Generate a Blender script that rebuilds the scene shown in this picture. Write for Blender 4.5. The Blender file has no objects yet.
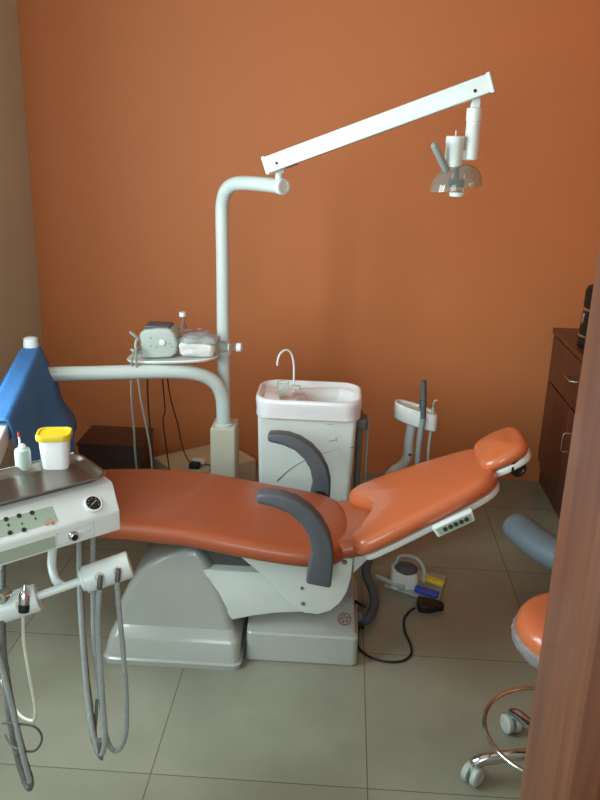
import bpy, bmesh, math, random
from mathutils import Vector, Matrix, noise
random.seed(7)
PI = math.pi
R = math.radians
C = bpy.context.scene.collection
H = 1.72
F = 805.0
CX = Vector((0.99788356, 0.05878591, 0.02779595))      # camera right
CD = Vector((0.0450851, -0.31744392, -0.94720467))     # camera down
CF = Vector((-0.04685863, 0.94645316, -0.31942243))    # camera forward
CP = Vector((0, 0, H))

def at(u, v, Y=None, Z=None, X=None):
    """a point of the place, measured from the photo at a known depth or height"""
    r = CX*(u-300) + CD*(v-400) + CF*F
    if Y is not None: t = Y/r.y
    elif Z is not None: t = (Z-H)/r.z
    else: t = X/r.x
    return CP + r*t

# ------------------------------------------------------------------ materials
def lin(c):
    out = []
    for x in c:
        x = x/255.0
        out.append(x/12.92 if x <= 0.04045 else ((x+0.055)/1.055)**2.4)
    return tuple(out) + (1.0,)

def mat(name, col, rough=0.5, metal=0.0, var=0.06, scale=6.0, bump=0.0, bscale=60.0, coat=0.0, trans=0.0, alpha=1.0, detail=4.0, sub=0.0, emit=None, ior=1.45):
    m = bpy.data.materials.new(name); m.use_nodes = True
    nt = m.node_tree; b = nt.nodes['Principled BSDF']
    b.inputs['Roughness'].default_value = rough
    b.inputs['Metallic'].default_value = metal
    b.inputs['Coat Weight'].default_value = coat
    b.inputs['Transmission Weight'].default_value = trans
    b.inputs['Alpha'].default_value = alpha
    b.inputs['IOR'].default_value = ior
    c = lin(col)
    tc = nt.nodes.new('ShaderNodeTexCoord')
    n = nt.nodes.new('ShaderNodeTexNoise'); n.inputs['Scale'].default_value = scale; n.inputs['Detail'].default_value = detail
    nt.links.new(tc.outputs['Object'], n.inputs['Vector'])
    mx = nt.nodes.new('ShaderNodeMix'); mx.data_type = 'RGBA'
    mx.inputs[6].default_value = tuple(max(0, x*(1-var)) for x in c[:3]) + (1,)
    mx.inputs[7].default_value = tuple(min(1, x*(1+var)) for x in c[:3]) + (1,)
    nt.links.new(n.outputs['Fac'], mx.inputs[0]); nt.links.new(mx.outputs[2], b.inputs['Base Color'])
    if bump:
        n2 = nt.nodes.new('ShaderNodeTexNoise'); n2.inputs['Scale'].default_value = bscale; n2.inputs['Detail'].default_value = 3
        nt.links.new(tc.outputs['Object'], n2.inputs['Vector'])
        bp = nt.nodes.new('ShaderNodeBump'); bp.inputs['Strength'].default_value = bump; bp.inputs['Distance'].default_value = 0.01
        nt.links.new(n2.outputs['Fac'], bp.inputs['Height']); nt.links.new(bp.outputs['Normal'], b.inputs['Normal'])
    if emit:
        b.inputs['Emission Color'].default_value = lin(emit[0]); b.inputs['Emission Strength'].default_value = emit[1]
    return m

def wood_mat(name, c1, c2, rough=0.35, sc=(14, 14, 1.2), coat=0.3):
    m = mat(name, c1, rough, coat=coat); nt = m.node_tree; b = nt.nodes['Principled BSDF']
    tc = nt.nodes.new('ShaderNodeTexCoord'); mp = nt.nodes.new('ShaderNodeMapping'); mp.inputs['Scale'].default_value = sc
    n = nt.nodes.new('ShaderNodeTexNoise'); n.inputs['Scale'].default_value = 3; n.inputs['Detail'].default_value = 8; n.inputs['Distortion'].default_value = 0.6
    cr = nt.nodes.new('ShaderNodeValToRGB'); cr.color_ramp.elements[0].color = lin(c2); cr.color_ramp.elements[1].color = lin(c1)
    cr.color_ramp.elements[0].position = 0.35; cr.color_ramp.elements[1].position = 0.65
    nt.links.new(tc.outputs['Object'], mp.inputs['Vector']); nt.links.new(mp.outputs['Vector'], n.inputs['Vector'])
    nt.links.new(n.outputs['Fac'], cr.inputs['Fac']); nt.links.new(cr.outputs['Color'], b.inputs['Base Color'])
    return m

M = {}
M['wall'] = mat('orange_paint', (208, 125, 75), 0.62, var=0.05, scale=1.6, bump=0.05, bscale=90)
M['wall_grey'] = mat('cream_paint', (200, 202, 182), 0.7, var=0.05, scale=2.2, bump=0.06, bscale=70)
M['ceil'] = mat('ceiling_white', (215, 212, 200), 0.8)
M['white'] = mat('cream_white_enamel', (206, 217, 213), 0.28, var=0.05, scale=9, coat=0.3)
M['white2'] = mat('white_plastic', (220, 228, 227), 0.35, var=0.04, scale=7, coat=0.15)
M['porcelain'] = mat('white_porcelain', (226, 226, 228), 0.16, var=0.02, coat=0.6)
M['scuffed'] = mat('scuffed_white', (210, 217, 212), 0.38, var=0.14, scale=7, detail=9)
M['grey'] = mat('pale_grey_fibreglass', (170, 174, 168), 0.22, var=0.05, scale=4, coat=0.4)
M['dgrey'] = mat('dark_grey_metal', (82, 80, 76), 0.45, var=0.08)
M['vinyl'] = mat('orange_vinyl_shaded', (160, 80, 48), 0.38, var=0.06, scale=5, bump=0.05, bscale=260, coat=0.15)  # seat tone: shade on the seat darkened into the base colour
M['vinyl_bright'] = mat('orange_vinyl_lit', (196, 104, 64), 0.33, var=0.05, scale=5, coat=0.4)  # same chair vinyl, light on the tilted backrest put into a lighter base colour
M['arm'] = mat('slate_grey_rubber', (84, 88, 94), 0.5, var=0.08, scale=20)
M['arm2'] = mat('blue_grey_vinyl', (78, 88, 96), 0.6, var=0.06, scale=12)
M['handle'] = mat('grey_grip', (140, 146, 142), 0.45)
M['black'] = mat('black_plastic', (24, 24, 25), 0.45, var=0.1)
M['socket'] = mat('dark_bulb_socket', (48, 46, 46), 0.4)
M['chrome'] = mat('chrome', (205, 205, 205), 0.12, 1.0, var=0.03)
M['steel'] = mat('brushed_steel', (150, 142, 136), 0.3, 1.0, var=0.10, scale=3, detail=8)
M['hose'] = mat('grey_hose', (150, 157, 156), 0.4, var=0.2, scale=70, bump=0.3, bscale=120)
M['hose_dark'] = mat('old_grey_hose', (104, 104, 100), 0.6, var=0.35, scale=60, bump=0.5, bscale=150)
M['hose_white'] = mat('white_hose', (205, 203, 188), 0.4)
M['cable_grey'] = mat('grey_cable', (150, 150, 142), 0.45)
M['blue'] = mat('blue_drape', (62, 122, 186), 0.8, var=0.1, scale=6, bump=0.3, bscale=30)
M['yellow'] = mat('yellow_lid', (204, 176, 36), 0.4, var=0.04)
M['yellow2'] = mat('yellow_pedal', (228, 208, 60), 0.45)
M['bluep'] = mat('blue_pedal', (56, 82, 200), 0.4)
M['frost'] = mat('frosted_plastic', (196, 214, 206), 0.35, trans=0.35, var=0.04)
M['tub'] = mat('white_tub_with_cotton', (226, 230, 232), 0.4, var=0.10, scale=30)
M['red'] = mat('red_tip', (190, 60, 60), 0.4)
M['panel'] = mat('grey_green_membrane', (158, 174, 156), 0.45, var=0.03)
M['pink'] = mat('red_print', (206, 120, 108), 0.5)
M['ink'] = mat('dark_print', (48, 52, 50), 0.5)
M['clear'] = mat('clear_plastic', (240, 246, 244), 0.08, trans=0.96, var=0.01, ior=1.25)
M['shield'] = mat('glass_reflector', (225, 232, 228), 0.06, trans=0.9, var=0.02, ior=1.4)
M['bag'] = mat('crumpled_white_plastic', (214, 212, 208), 0.22, var=0.14, scale=22, bump=0.8, bscale=35, coat=0.4)
M['wrap'] = mat('cloudy_wrap', (215, 222, 225), 0.2, trans=0.75, var=0.1, ior=1.15, bump=0.8, bscale=60)
M['lightblue'] = mat('blue_print', (120, 140, 175), 0.4)
M['wood'] = wood_mat('reddish_varnished_wood', (104, 57, 30), (82, 42, 22), 0.5, (18, 18, 1.0), 0.1)
M['wood_cab'] = wood_mat('dark_brown_wood', (88, 46, 30), (66, 33, 22), 0.45, (10, 10, 1.0))
M['wood_box'] = wood_mat('very_dark_wood', (66, 34, 28), (50, 25, 20), 0.4, (4, 4, 4))
M['beige'] = mat('beige_board', (196, 184, 154), 0.6, var=0.06)
M['post'] = mat('cream_post_paint', (196, 192, 172), 0.4, var=0.05, scale=5)
M['logo'] = mat('logo_red_brown', (150, 92, 82), 0.5)
M['castor'] = mat('grey_castor', (176, 184, 178), 0.4)

# floor tiles
def floor_mat():
    m = mat('beige_floor_tile', (150, 142, 118), 0.22); nt = m.node_tree; b = nt.nodes['Principled BSDF']
    tc = nt.nodes.new('ShaderNodeTexCoord'); mp = nt.nodes.new('ShaderNodeMapping')
    mp.inputs['Location'].default_value = (0.475+0.605*10, -1.773+0.61*10, 0)
    br = nt.nodes.new('ShaderNodeTexBrick'); br.offset = 0.0; br.squash = 1.0
    br.inputs['Scale'].default_value = 1.0; br.inputs['Brick Width'].default_value = 0.605; br.inputs['Row Height'].default_value = 0.61
    br.inputs['Mortar Size'].default_value = 0.0019; br.inputs['Mortar Smooth'].default_value = 0.2; br.inputs['Bias'].default_value = 0
    br.inputs['Color1'].default_value = lin((141, 141, 124)); br.inputs['Color2'].default_value = lin((136, 136, 119)); br.inputs['Mortar'].default_value = lin((100, 94, 76))
    n = nt.nodes.new('ShaderNodeTexNoise'); n.inputs['Scale'].default_value = 3.2; n.inputs['Detail'].default_value = 8
    n3 = nt.nodes.new('ShaderNodeTexNoise'); n3.inputs['Scale'].default_value = 260; n3.inputs['Detail'].default_value = 2
    add = nt.nodes.new('ShaderNodeMath'); add.operation = 'MULTIPLY_ADD'; add.inputs[1].default_value = 0.35; 
    mr = nt.nodes.new('ShaderNodeMapRange'); mr.inputs[1].default_value = 0.45; mr.inputs[2].default_value = 0.9; mr.inputs[3].default_value = 0.86; mr.inputs[4].default_value = 1.14
    mul = nt.nodes.new('ShaderNodeVectorMath'); mul.operation = 'SCALE'
    L = nt.links.new
    L(tc.outputs['Object'], mp.inputs['Vector']); L(mp.outputs['Vector'], br.inputs['Vector'])
    L(tc.outputs['Object'], n.inputs['Vector']); L(tc.outputs['Object'], n3.inputs['Vector'])
    L(n3.outputs['Fac'], add.inputs[0]); L(n.outputs['Fac'], add.inputs[2]); L(add.outputs[0], mr.inputs[0])
    L(br.outputs['Color'], mul.inputs[0]); L(mr.outputs[0], mul.inputs['Scale']); L(mul.outputs[0], b.inputs['Base Color'])
    return m
M['floor'] = floor_mat()

# ------------------------------------------------------------------ mesh helpers
def NB(): return bmesh.new()

def bev(bm, r, seg=3, ang=40, geom=None):
    if r <= 0: return
    bm.normal_update()
    es = [e for e in (geom or bm.edges) if e.is_valid and len(e.link_faces) == 2 and e.calc_face_angle(0) > R(ang)]
    bmesh.ops.bevel(bm, geom=es, offset=r, segments=seg, profile=0.5, affect='EDGES', clamp_overlap=True)

def merge(dst, src):
    me = bpy.data.meshes.new('tmp'); src.to_mesh(me); src.free(); dst.from_mesh(me); bpy.data.meshes.remove(me)
    return dst

def box(bm, a, b, r=0.0, mtx=None, seg=3):
    s = NB(); bmesh.ops.create_cube(s, size=1)
    a = Vector(a); b = Vector(b)
    for v in s.verts: v.co = Vector(((a.x+b.x)/2 + v.co.x*(b.x-a.x), (a.y+b.y)/2 + v.co.y*(b.y-a.y), (a.z+b.z)/2 + v.co.z*(b.z-a.z)))
    bev(s, r, seg)
    if mtx: bmesh.ops.transform(s, matrix=mtx, verts=s.verts)
    return merge(bm, s)

def prism(bm, pts, fn, t0, t1, r=0.0, seg=3, ang=50):
    """closed outline pts (2-D) swept from t0 to t1; fn(p, t) -> world"""
    s = NB()
    A = [s.verts.new(fn(p, t0)) for p in pts]; B = [s.verts.new(fn(p, t1)) for p in pts]
    s.faces.new(A); s.faces.new(B[::-1]); n = len(pts)
    for i in range(n): s.faces.new((A[i], B[i], B[(i+1) % n], A[(i+1) % n]))
    bmesh.ops.recalc_face_normals(s, faces=s.faces)
    bev(s, r, seg, ang)
    return merge(bm, s)

def loft(bm, rings, cap=True, closed=False):
    s = NB(); V = [[s.verts.new(p) for p in r] for r in rings]; n = len(V[0])
    for i in range(len(V)-1 + (1 if closed else 0)):
        a = V[i]; b = V[(i+1) % len(V)]
        for j in range(n): s.faces.new((a[j], a[(j+1) % n], b[(j+1) % n], b[j]))
    if cap and not closed: s.faces.new(V[0][::-1]); s.faces.new(V[-1])
    bmesh.ops.recalc_face_normals(s, faces=s.faces)
    return merge(bm, s)

def smooth_path(pts, k=8):
    P = [Vector(p) for p in pts]
    if len(P) < 3: return P
    Q = [P[0]*2-P[1]] + P + [P[-1]*2-P[-2]]; out = []
    for i in range(1, len(Q)-2):
        a, b, c, d = Q[i-1:i+3]
        for j in range(k):
            t = j/k
            out.append(0.5*((2*b) + (c-a)*t + (2*a-5*b+4*c-d)*t*t + (3*b-a-3*c+d)*t**3))
    out.append(P[-1]); return out

def tube(bm, pts, r, k=8, n=12, smooth=True, r2=None, round_end=False):
    P = smooth_path(pts, k) if smooth else [Vector(p) for p in pts]
    rings = []; N = len(P); up = None
    for i, p in enumerate(P):
        t = (P[min(i+1, N-1)] - P[max(i-1, 0)]).normalized()
        if up is None:
            up = Vector((0, 0, 1)) if abs(t.z) < 0.9 else Vector((0, 1, 0))
        s = t.cross(up).normalized(); up = s.cross(t).normalized()
        rr = r if r2 is None else r + (r2-r)*i/(N-1)
        rings.append((p, s, up.copy(), rr, t))
    out = []
    if round_end:
        p, s, u, rr, t = rings[0]
        for q in (0.95, 0.75, 0.4): out.append([p - t*rr*q + (s*math.cos(2*PI*j/n)+u*math.sin(2*PI*j/n))*rr*math.sqrt(1-q*q) for j in range(n)])
    for p, s, u, rr, t in rings: out.append([p + (s*math.cos(2*PI*j/n)+u*math.sin(2*PI*j/n))*rr for j in range(n)])
    if round_end:
        p, s, u, rr, t = rings[-1]
        for q in (0.4, 0.75, 0.95): out.append([p + t*rr*q + (s*math.cos(2*PI*j/n)+u*math.sin(2*PI*j/n))*rr*math.sqrt(1-q*q) for j in range(n)])
    return loft(bm, out)

def frame(axis):
    z = Vector(axis).normalized(); x = z.orthogonal().normalized(); return x, z.cross(x), z

def lathe(bm, o, axis, prof, n=24, sx=1.0, sy=1.0, xdir=None):
    """prof: (radius, height) pairs along axis from o"""
    x, y, z = frame(axis)
    if xdir is not None: x = Vector(xdir).normalized(); y = z.cross(x)
    o = Vector(o); rings = []
    for r, h in prof:
        r = max(r, 0.0002)
        rings.append([o + z*h + x*(r*sx*math.cos(2*PI*j/n)) + y*(r*sy*math.sin(2*PI*j/n)) for j in range(n)])
    return loft(bm, rings)

def rrect(x0, x1, y0, y1, r, z, k=5):
    r = min(r, (x1-x0)/2-1e-4, (y1-y0)/2-1e-4); out = []
    for cx, cy, a in ((x1-r, y1-r, 0), (x0+r, y1-r, 90), (x0+r, y0+r, 180), (x1-r, y0+r, 270)):
        for i in range(k+1):
            t = R(a+90*i/k); out.append(Vector((cx+r*math.cos(t), cy+r*math.sin(t), z)))
    return out

def smooth_closed(pts, k=6):
    P = [Vector(p) for p in pts]; n = len(P); out = []
    for i in range(n):
        a, b, c, d = P[i-1], P[i], P[(i+1) % n], P[(i+2) % n]
        for j in range(k):
            t = j/k
            out.append(0.5*((2*b) + (c-a)*t + (2*a-5*b+4*c-d)*t*t + (3*b-a-3*c+d)*t**3))
    return out

def inset(pts, d):
    n = len(pts); out = []
    area = sum(pts[i][0]*pts[(i+1) % n][1]-pts[(i+1) % n][0]*pts[i][1] for i in range(n))
    sg = 1 if area > 0 else -1
    for i in range(n):
        t = Vector(pts[(i+1) % n]) - Vector(pts[i-1]); t.normalize()
        out.append(Vector(pts[i]) + Vector((-t.y, t.x))*d*sg)
    return out

def pad(bm, outline, th, fn, rim=0.03, crown=0.01, seam=None):
    """upholstered cushion: outline in (s,t), thickness th, rounded rim, fn(s,t,w) -> world"""
    o = [Vector(p) for p in outline]
    cx = sum(p.x for p in o)/len(o); cy = sum(p.y for p in o)/len(o)
    prof = [(rim*0.9, 0.0), (rim*0.35, th*0.06), (rim*0.08, th*0.22), (0, th*0.45), (rim*0.10, th*0.66), (rim*0.35, th*0.85), (rim*0.8, th*0.96), (rim*1.4, th)]
    s = NB(); rings = []
    for d, w in prof: rings.append([s.verts.new(fn(p.x, p.y, w)) for p in inset(o, d)])
    base = inset(o, rim*1.4)
    for f in (0.8, 0.6, 0.4, 0.2):
        w = th + crown*(1-f*f)
        rings.append([s.verts.new(fn(cx+(p.x-cx)*f, cy+(p.y-cy)*f, w)) for p in base])
    n = len(o)
    for i in range(len(rings)-1):
        for j in range(n): s.faces.new((rings[i][j], rings[i][(j+1) % n], rings[i+1][(j+1) % n], rings[i+1][j]))
    c = s.verts.new(fn(cx, cy, th+crown))
    for j in range(n): s.faces.new((rings[-1][j], rings[-1][(j+1) % n], c))
    s.faces.new(rings[0][::-1])
    bmesh.ops.recalc_face_normals(s, faces=s.faces)
    return merge(bm, s)

# ------------------------------------------------------------------ object helpers
def obj(name, bm, m, parent=None, label=None, smooth=40, subdiv=0, noise_amt=None):
    if noise_amt:
        a, sc = noise_amt
        for v in bm.verts: v.co += noise.noise_vector(v.co*sc)*a
    me = bpy.data.meshes.new(name); bm.to_mesh(me); bm.free()
    me.materials.append(m)
    for p in me.polygons: p.use_smooth = True
    me.set_sharp_from_angle(angle=R(smooth))
    o = bpy.data.objects.new(name, me); C.objects.link(o)
    if subdiv:
        s = o.modifiers.new('sub', 'SUBSURF'); s.levels = subdiv; s.render_levels = subdiv
    if parent:
        o.parent = parent
        q = parent; off = Vector((0, 0, 0))
        while q: off += q.location; q = q.parent
        me.transform(Matrix.Translation(-off))
    if label: o['label'] = label
    return o

def thing(name, label, cat, loc=(0, 0, 0), group=None):
    o = bpy.data.objects.new(name, None); o.empty_display_size = 0.05; C.objects.link(o)
    o.location = loc; o['label'] = label; o['category'] = cat
    if group: o['group'] = group
    return o

def tag(o, label, cat, group=None):
    o['label'] = label; o['category'] = cat
    if group: o['group'] = group
    return o

def recentre(o):
    """put a one-mesh thing's origin at its base"""
    me = o.data; xs = [v.co for v in me.vertices]
    c = Vector((sum(v.x for v in xs)/len(xs), sum(v.y for v in xs)/len(xs), min(v.z for v in xs)))
    me.transform(Matrix.Translation(-c)); o.location = c; return o

def struct(name, bm, m, parent=None, **k):
    o = obj(name, bm, m, parent, **k)
    if not parent: o['kind'] = 'structure'
    return o

def xz(pts, Y): return [(at(u, v, Y=Y).x, at(u, v, Y=Y).z) for u, v in pts]
def fxz(p, t): return Vector((p[0], t, p[1]))

# ------------------------------------------------------------------ room
XL, XR, YB, YF, ZC = -1.53, 1.52, 3.94, 0.66, 3.0
struct('floor', box(NB(), (XL-0.15, -0.9, -0.05), (XR+0.15, YB+0.15, 0)), M['floor'])
struct('wall_back', box(NB(), (XL, YB, 0), (XR, YB+0.12, ZC)), M['wall'])
struct('wall_right', box(NB(), (XR, YF-0.1, 0), (XR+0.12, YB+0.12, ZC)), M['wall'])
struct('ceiling', box(NB(), (XL-0.12, YF-0.1, ZC), (XR+0.12, YB+0.12, ZC+0.1)), M['ceil'])
wy0, wy1, wz0, wz1 = 0.95, 2.15, 0.95, 2.25
b = NB()
box(b, (XL-0.12, YF-0.1, 0), (XL, YB+0.12, wz0)); box(b, (XL-0.12, YF-0.1, wz1), (XL, YB+0.12, ZC))
box(b, (XL-0.12, YF-0.1, wz0), (XL, wy0, wz1)); box(b, (XL-0.12, wy1, wz0), (XL, YB+0.12, wz1))
struct('wall_left', b, M['wall_grey'])
b = NB()
for a, c in (((wy0, wz0), (wy1, wz0+0.05)), ((wy0, wz1-0.05), (wy1, wz1)), ((wy0, wz0), (wy0+0.05, wz1)), ((wy1-0.05, wz0), (wy1, wz1)), (((wy0+wy1)/2-0.025, wz0), ((wy0+wy1)/2+0.025, wz1))):
    box(b, (XL-0.09, a[0], a[1]), (XL-0.04, c[0], c[1]))
win = struct('window_1', b, M['white2'])
# front wall with the doorway the photographer stands in
DX0, DX1 = -0.80, 0.214
b = NB()
box(b, (XL, YF-0.1, 0), (DX0-0.04, YF, ZC)); box(b, (DX1+0.13, YF-0.1, 0), (XR, YF, ZC)); box(b, (DX0-0.04, YF-0.1, 2.2), (DX1+0.13, YF, ZC))
struct('wall_front', b, M['wall_grey'])
b = NB()
box(b, (DX1, 0.56, 0), (DX1+0.035, 0.70, 2.16), 0.002); box(b, (DX0-0.035, 0.56, 0), (DX0, 0.70, 2.16), 0.002); box(b, (DX0-0.035, 0.56, 2.16), (DX1+0.035, 0.70, 2.2), 0.002)
door = struct('door_1', b, M['wood'])
b = NB(); prism(b, [(DX1+0.036, 0.554), (DX1+0.14, 0.548), (DX1+0.14, 0.562), (DX1+0.036, 0.562)], lambda p, t: Vector((p[0], p[1]-0.012, t)), 0, 2.16, 0.002)
obj('casing', b, M['wood'], door)

# ------------------------------------------------------------------ dental chair
chair = thing('dental_chair', 'orange vinyl reclining dental chair on a pale grey base', 'dental chair', (-0.25, 2.45, 0))
b = NB(); rings = []
for z, x0, x1, y0, y1, r in ((0.0, -.750, -.285, 2.242, 2.66, .03), (.018, -.753, -.282, 2.240, 2.66, .03), (.024, -.748, -.288, 2.246, 2.66, .03), (.085, -.734, -.290, 2.258, 2.655, .03),
        (.094, -.731, -.292, 2.262, 2.65, .03), (.122, -.716, -.312, 2.292, 2.65, .03), (.132, -.712, -.316, 2.293, 2.65, .03), (.20, -.700, -.328, 2.290, 2.65, .03),
        (.26, -.672, -.352, 2.294, 2.65, .03), (.31, -.640, -.376, 2.298, 2.65, .03), (.345, -.605, -.392, 2.302, 2.65, .028), (.372, -.562, -.408, 2.307, 2.65, .025), (.390, -.520, -.425, 2.311, 2.65, .02), (.400, -.495, -.435, 2.318, 2.65, .015), (.405, -.480, -.450, 2.328, 2.645, .008)):
    rings.append(rrect(x0, x1, y0, y1, r, z))
loft(b, rings)
obj('base_cover', b, M['grey'], chair, smooth=27)
b = NB(); rings = []
for z, x0, x1, y0, y1, r in ((0, -.275, .102, 2.305, 2.70, .02), (.008, -.275, .105, 2.300, 2.70, .02), (.100, -.272, .104, 2.300, 2.70, .02), (.108, -.272, .104, 2.300, 2.70, .02), (.114, -.272, .098, 2.306, 2.70, .02), (.116, -.272, .094, 2.318, 2.70, .02), (.175, -.27, .088, 2.41, 2.70, .02), (.182, -.27, .08, 2.43, 2.695, .02)):
    rings.append(rrect(x0, x1, y0, y1, r, z))
loft(b, rings)
plate = obj('pedestal', b, M['grey'], chair, smooth=24)
# round maker's emblem on the sloping top of the pedestal
nrm = Vector((0, -0.059, 0.098)).normalized(); c0 = Vector((.056, 2.361, .1455)) + nrm*0.0008
_x, _y, _z = frame(nrm); b = NB(); loft(b, [[c0 + _z*h + (_x*math.cos(2*PI*j/28)+_y*math.sin(2*PI*j/28))*rr_ for j in range(28)] for rr_, h in ((0.023, 0), (0.023, 0.0012), (0.0195, 0.0012), (0.0195, 0))], closed=True)
ex = Vector((1, 0, 0)); ey = nrm.cross(ex)
for k in range(5):
    a = 2*PI*k/5+0.4; 
    q = [c0 + nrm*0.0014 + (ex*math.cos(a+w)+ey*math.sin(a+w))*rr for w, rr in ((0, .003), (0.5, .009), (0.35, .0165), (-0.25, .015), (-0.1, .008))]
    s = NB(); s.faces.new([s.verts.new(p) for p in q]); merge(b, s)
obj('emblem', b, M['logo'], plate, label='round red brown emblem')

b = NB(); prism(b, xz([(120, 640), (121, 610), (125, 590), (139, 569), (160, 553), (185, 543), (203, 540), (212, 545), (216, 640)], 2.42), fxz, 2.42, 2.655, .012, 4)
obj('rear_cover', b, M['grey'], chair)
# dark housing behind the cover and the white lifting arm
b = NB(); prism(b, [(-.455, .28), (-.44, .455), (-.15, .455), (-.15, .28)], fxz, 2.34, 2.62, .006)
obj('motor_housing', b, M['dgrey'], chair)
b = NB(); prism(b, xz([(203, 570), (230, 571.5), (262, 573), (305, 612), (275, 613), (252, 616), (232, 620), (215, 596)], 2.30), fxz, 2.30, 2.60, .003)
obj('lift_arm', b, M['scuffed'], chair)
pts = [(232, 550), (262, 575), (290, 604), (304, 613), (318, 614.5), (330, 611), (340, 603), (347, 592), (351, 578), (353, 559), (340, 558), (300, 555), (260, 549)]
b = NB(); prism(b, xz(pts, 2.262), fxz, 2.60, 2.62, .003); obj('seat_bracket', b, M['scuffed'], chair)
b = NB(); prism(b, xz(pts, 2.262), fxz, 2.262, 2.285, .003)
brk = obj('seat_bracket', b, M['scuffed'], chair)
for u, v, r in ((302, 588, .006), (303, 603.5, .007), (344.5, 562, .009)):
    p = at(u, v, Y=2.262); obj('bolt', lathe(NB(), p + Vector((0, .004, 0)), (0, -1, 0), [(r, 0), (r, .006), (r*.7, .009), (0, .0095)], 16), M['steel'], brk)
b = NB(); prism(b, xz([(338, 556), (353, 556), (353, 574), (371, 556), (374, 548), (350, 545)], 2.30), fxz, 2.30, 2.57, .003)
obj('back_hinge', b, M['scuffed'], chair)

# seat cushion with a gentle wave along its length
def seat_z(x):
    t = (x+1.05)/1.1
    return 0.476 + 0.010*math.sin((x+0.95)*5.2) - 0.026*max(0, (x+0.45))/0.4
def fseat(s, t, w): return Vector((s, t, seat_z(s) - 0.01 + w))
outl = smooth_closed([(-1.02, 2.27), (-.98, 2.235), (-.8, 2.22), (-.6, 2.21), (-.4, 2.198), (-.2, 2.185), (-.08, 2.185), (0.0, 2.205), (.045, 2.255), (.065, 2.33), (.068, 2.42), (.055, 2.52), (.015, 2.595), (-.06, 2.64), (-.2, 2.66), (-.4, 2.675), (-.6, 2.68), (-.8, 2.665), (-.97, 2.64), (-1.03, 2.59), (-1.045, 2.45), (-1.035, 2.33)], 5)
b = NB(); pad(b, outl, .060, fseat, .026, -.004)
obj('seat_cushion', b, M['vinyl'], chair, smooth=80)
b = NB(); s = [(p.x, p.y) for p in inset(outl, .06)]
prism(b, s, lambda p, t: Vector((p[0], p[1], seat_z(p[0])-.012+t)), -.004, .004)
obj('seat_pan', b, M['dgrey'], chair)

# backrest
TH = R(26.3); BO = Vector((.085, 2.41, .472)); E1 = Vector((math.cos(TH), 0, math.sin(TH))); E3 = Vector((-math.sin(TH), 0, math.cos(TH)))
def fback(s, t, w): return BO + E1*s + Vector((0, t+.15*s, 0)) + E3*(w - .10*(t+.2)*s/.46)
bo = smooth_closed([(.0, -.20), (.03, -.228), (.10, -.232), (.20, -.226), (.34, -.212), (.425, -.196), (.468, -.165), (.487, -.11), (.490, 0), (.484, .09), (.462, .145), (.41, .175), (.32, .198), (.20, .215), (.10, .222), (.03, .216), (-.012, .185), (-.014, .14), (.02, .09), (.05, .045), (.06, 0), (.05, -.045), (.02, -.09), (-.008, -.145)], 5)
b = NB(); pad(b, bo, .058, fback, .026, .004)
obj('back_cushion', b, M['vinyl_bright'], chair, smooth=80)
b = NB(); pi = [(p.x, p.y) for p in inset(bo, .012)]
prism(b, pi, lambda p, t: fback(p[0]+.004, p[1], t), -.022, -.001, .006)
bp = obj('back_panel', b, M['white2'], chair, label='white panel under the backrest')
b = NB(); pl = smooth_closed([(-.10, -.13), (-.07, -.17), (0, -.175), (.06, -.15), (.08, 0), (.06, .14), (0, .17), (-.07, .17), (-.1, .13), (-.11, 0)], 5)
T2 = R(12)
pad(b, pl, .055, lambda s, t, w: Vector((.075 + s*math.cos(T2), 2.42+t, .442 + s*math.sin(T2)) ) + Vector((0, 0, w)), .025, -.01)
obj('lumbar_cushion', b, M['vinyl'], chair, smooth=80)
# control strip with five buttons on the camera side of the backrest
FY = -.236
def fside(s, w, t): return BO + E1*s + Vector((0, FY+t+.15*s, 0)) + E3*w
s0, s1 = .250, .372
b = NB(); prism(b, [(s0, -.032), (s1, -.032), (s1+.004, .004), (s0-.006, .004)], lambda p, t: fside(p[0], p[1], t), -.006, .02, .004)
cp = obj('control_strip', b, M['white2'], bp)
b = NB(); prism(b, [(s0+.008, -.026), (s1-.006, -.026), (s1-.004, -.002), (s0+.004, -.002)], lambda p, t: fside(p[0], p[1], t), -.0075, -.004)
obj('membrane', b, M['panel'], cp)
for k in range(5):
    c = fside(s0+.030+k*.0175, -.014, -.0076)
    obj('button', lathe(NB(), c, (0, -1, 0), [(.0075, 0), (.0075, .001), (.0042, .001), (.0042, .0004)], 14), M['ink'], cp)

# headrest
TH2 = R(31); HO = Vector((.486, 2.475, .690)); G1 = Vector((math.cos(TH2), 0, math.sin(TH2))); G3 = Vector((-math.sin(TH2), 0, math.cos(TH2)))
def fhead(s, t, w): return HO + G1*s + Vector((0, t, 0)) + G3*(w + 0.25*(t*t))
ho = smooth_closed([(-.005, -.08), (.02, -.104), (.07, -.112), (.125, -.102), (.152, -.07), (.16, 0), (.152, .07), (.125, .102), (.07, .112), (.02, .104), (-.005, .08), (-.012, .04), (-.014, 0), (-.012, -.04)], 6)
b = NB(); pad(b, ho, .048, fhead, .028, .016)
hr = obj('headrest_cushion', b, M['vinyl_bright'], chair, smooth=80)
b = NB(); prism(b, [(p.x, p.y) for p in inset(ho, .004)], lambda p, t: fhead(p[0], p[1], t), -.020, .002, .005)
obj('headrest_shell', b, M['white2'], hr, label='white rim under the headrest')
b = NB(); prism(b, [(-.05, -.03), (.10, -.03), (.13, 0), (.10, .03), (-.05, .03)], lambda p, t: fhead(p[0], p[1], t), -.04, -.013, .004)
obj('headrest_bracket', b, M['dgrey'], hr)
kc = at(516, 471, Y=2.365)
b = NB(); lathe(b, kc + Vector((0, .05, 0)), (0.25, -1, .1), [(.010, -.02), (.012, .01), (.025, .018), (.028, .026), (.028, .040), (.025, .044), (.018, .045), (.015, .041), (0, .041)], 28)
obj('headrest_knob', b, M['black'], hr, label='black locking knob')

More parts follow.
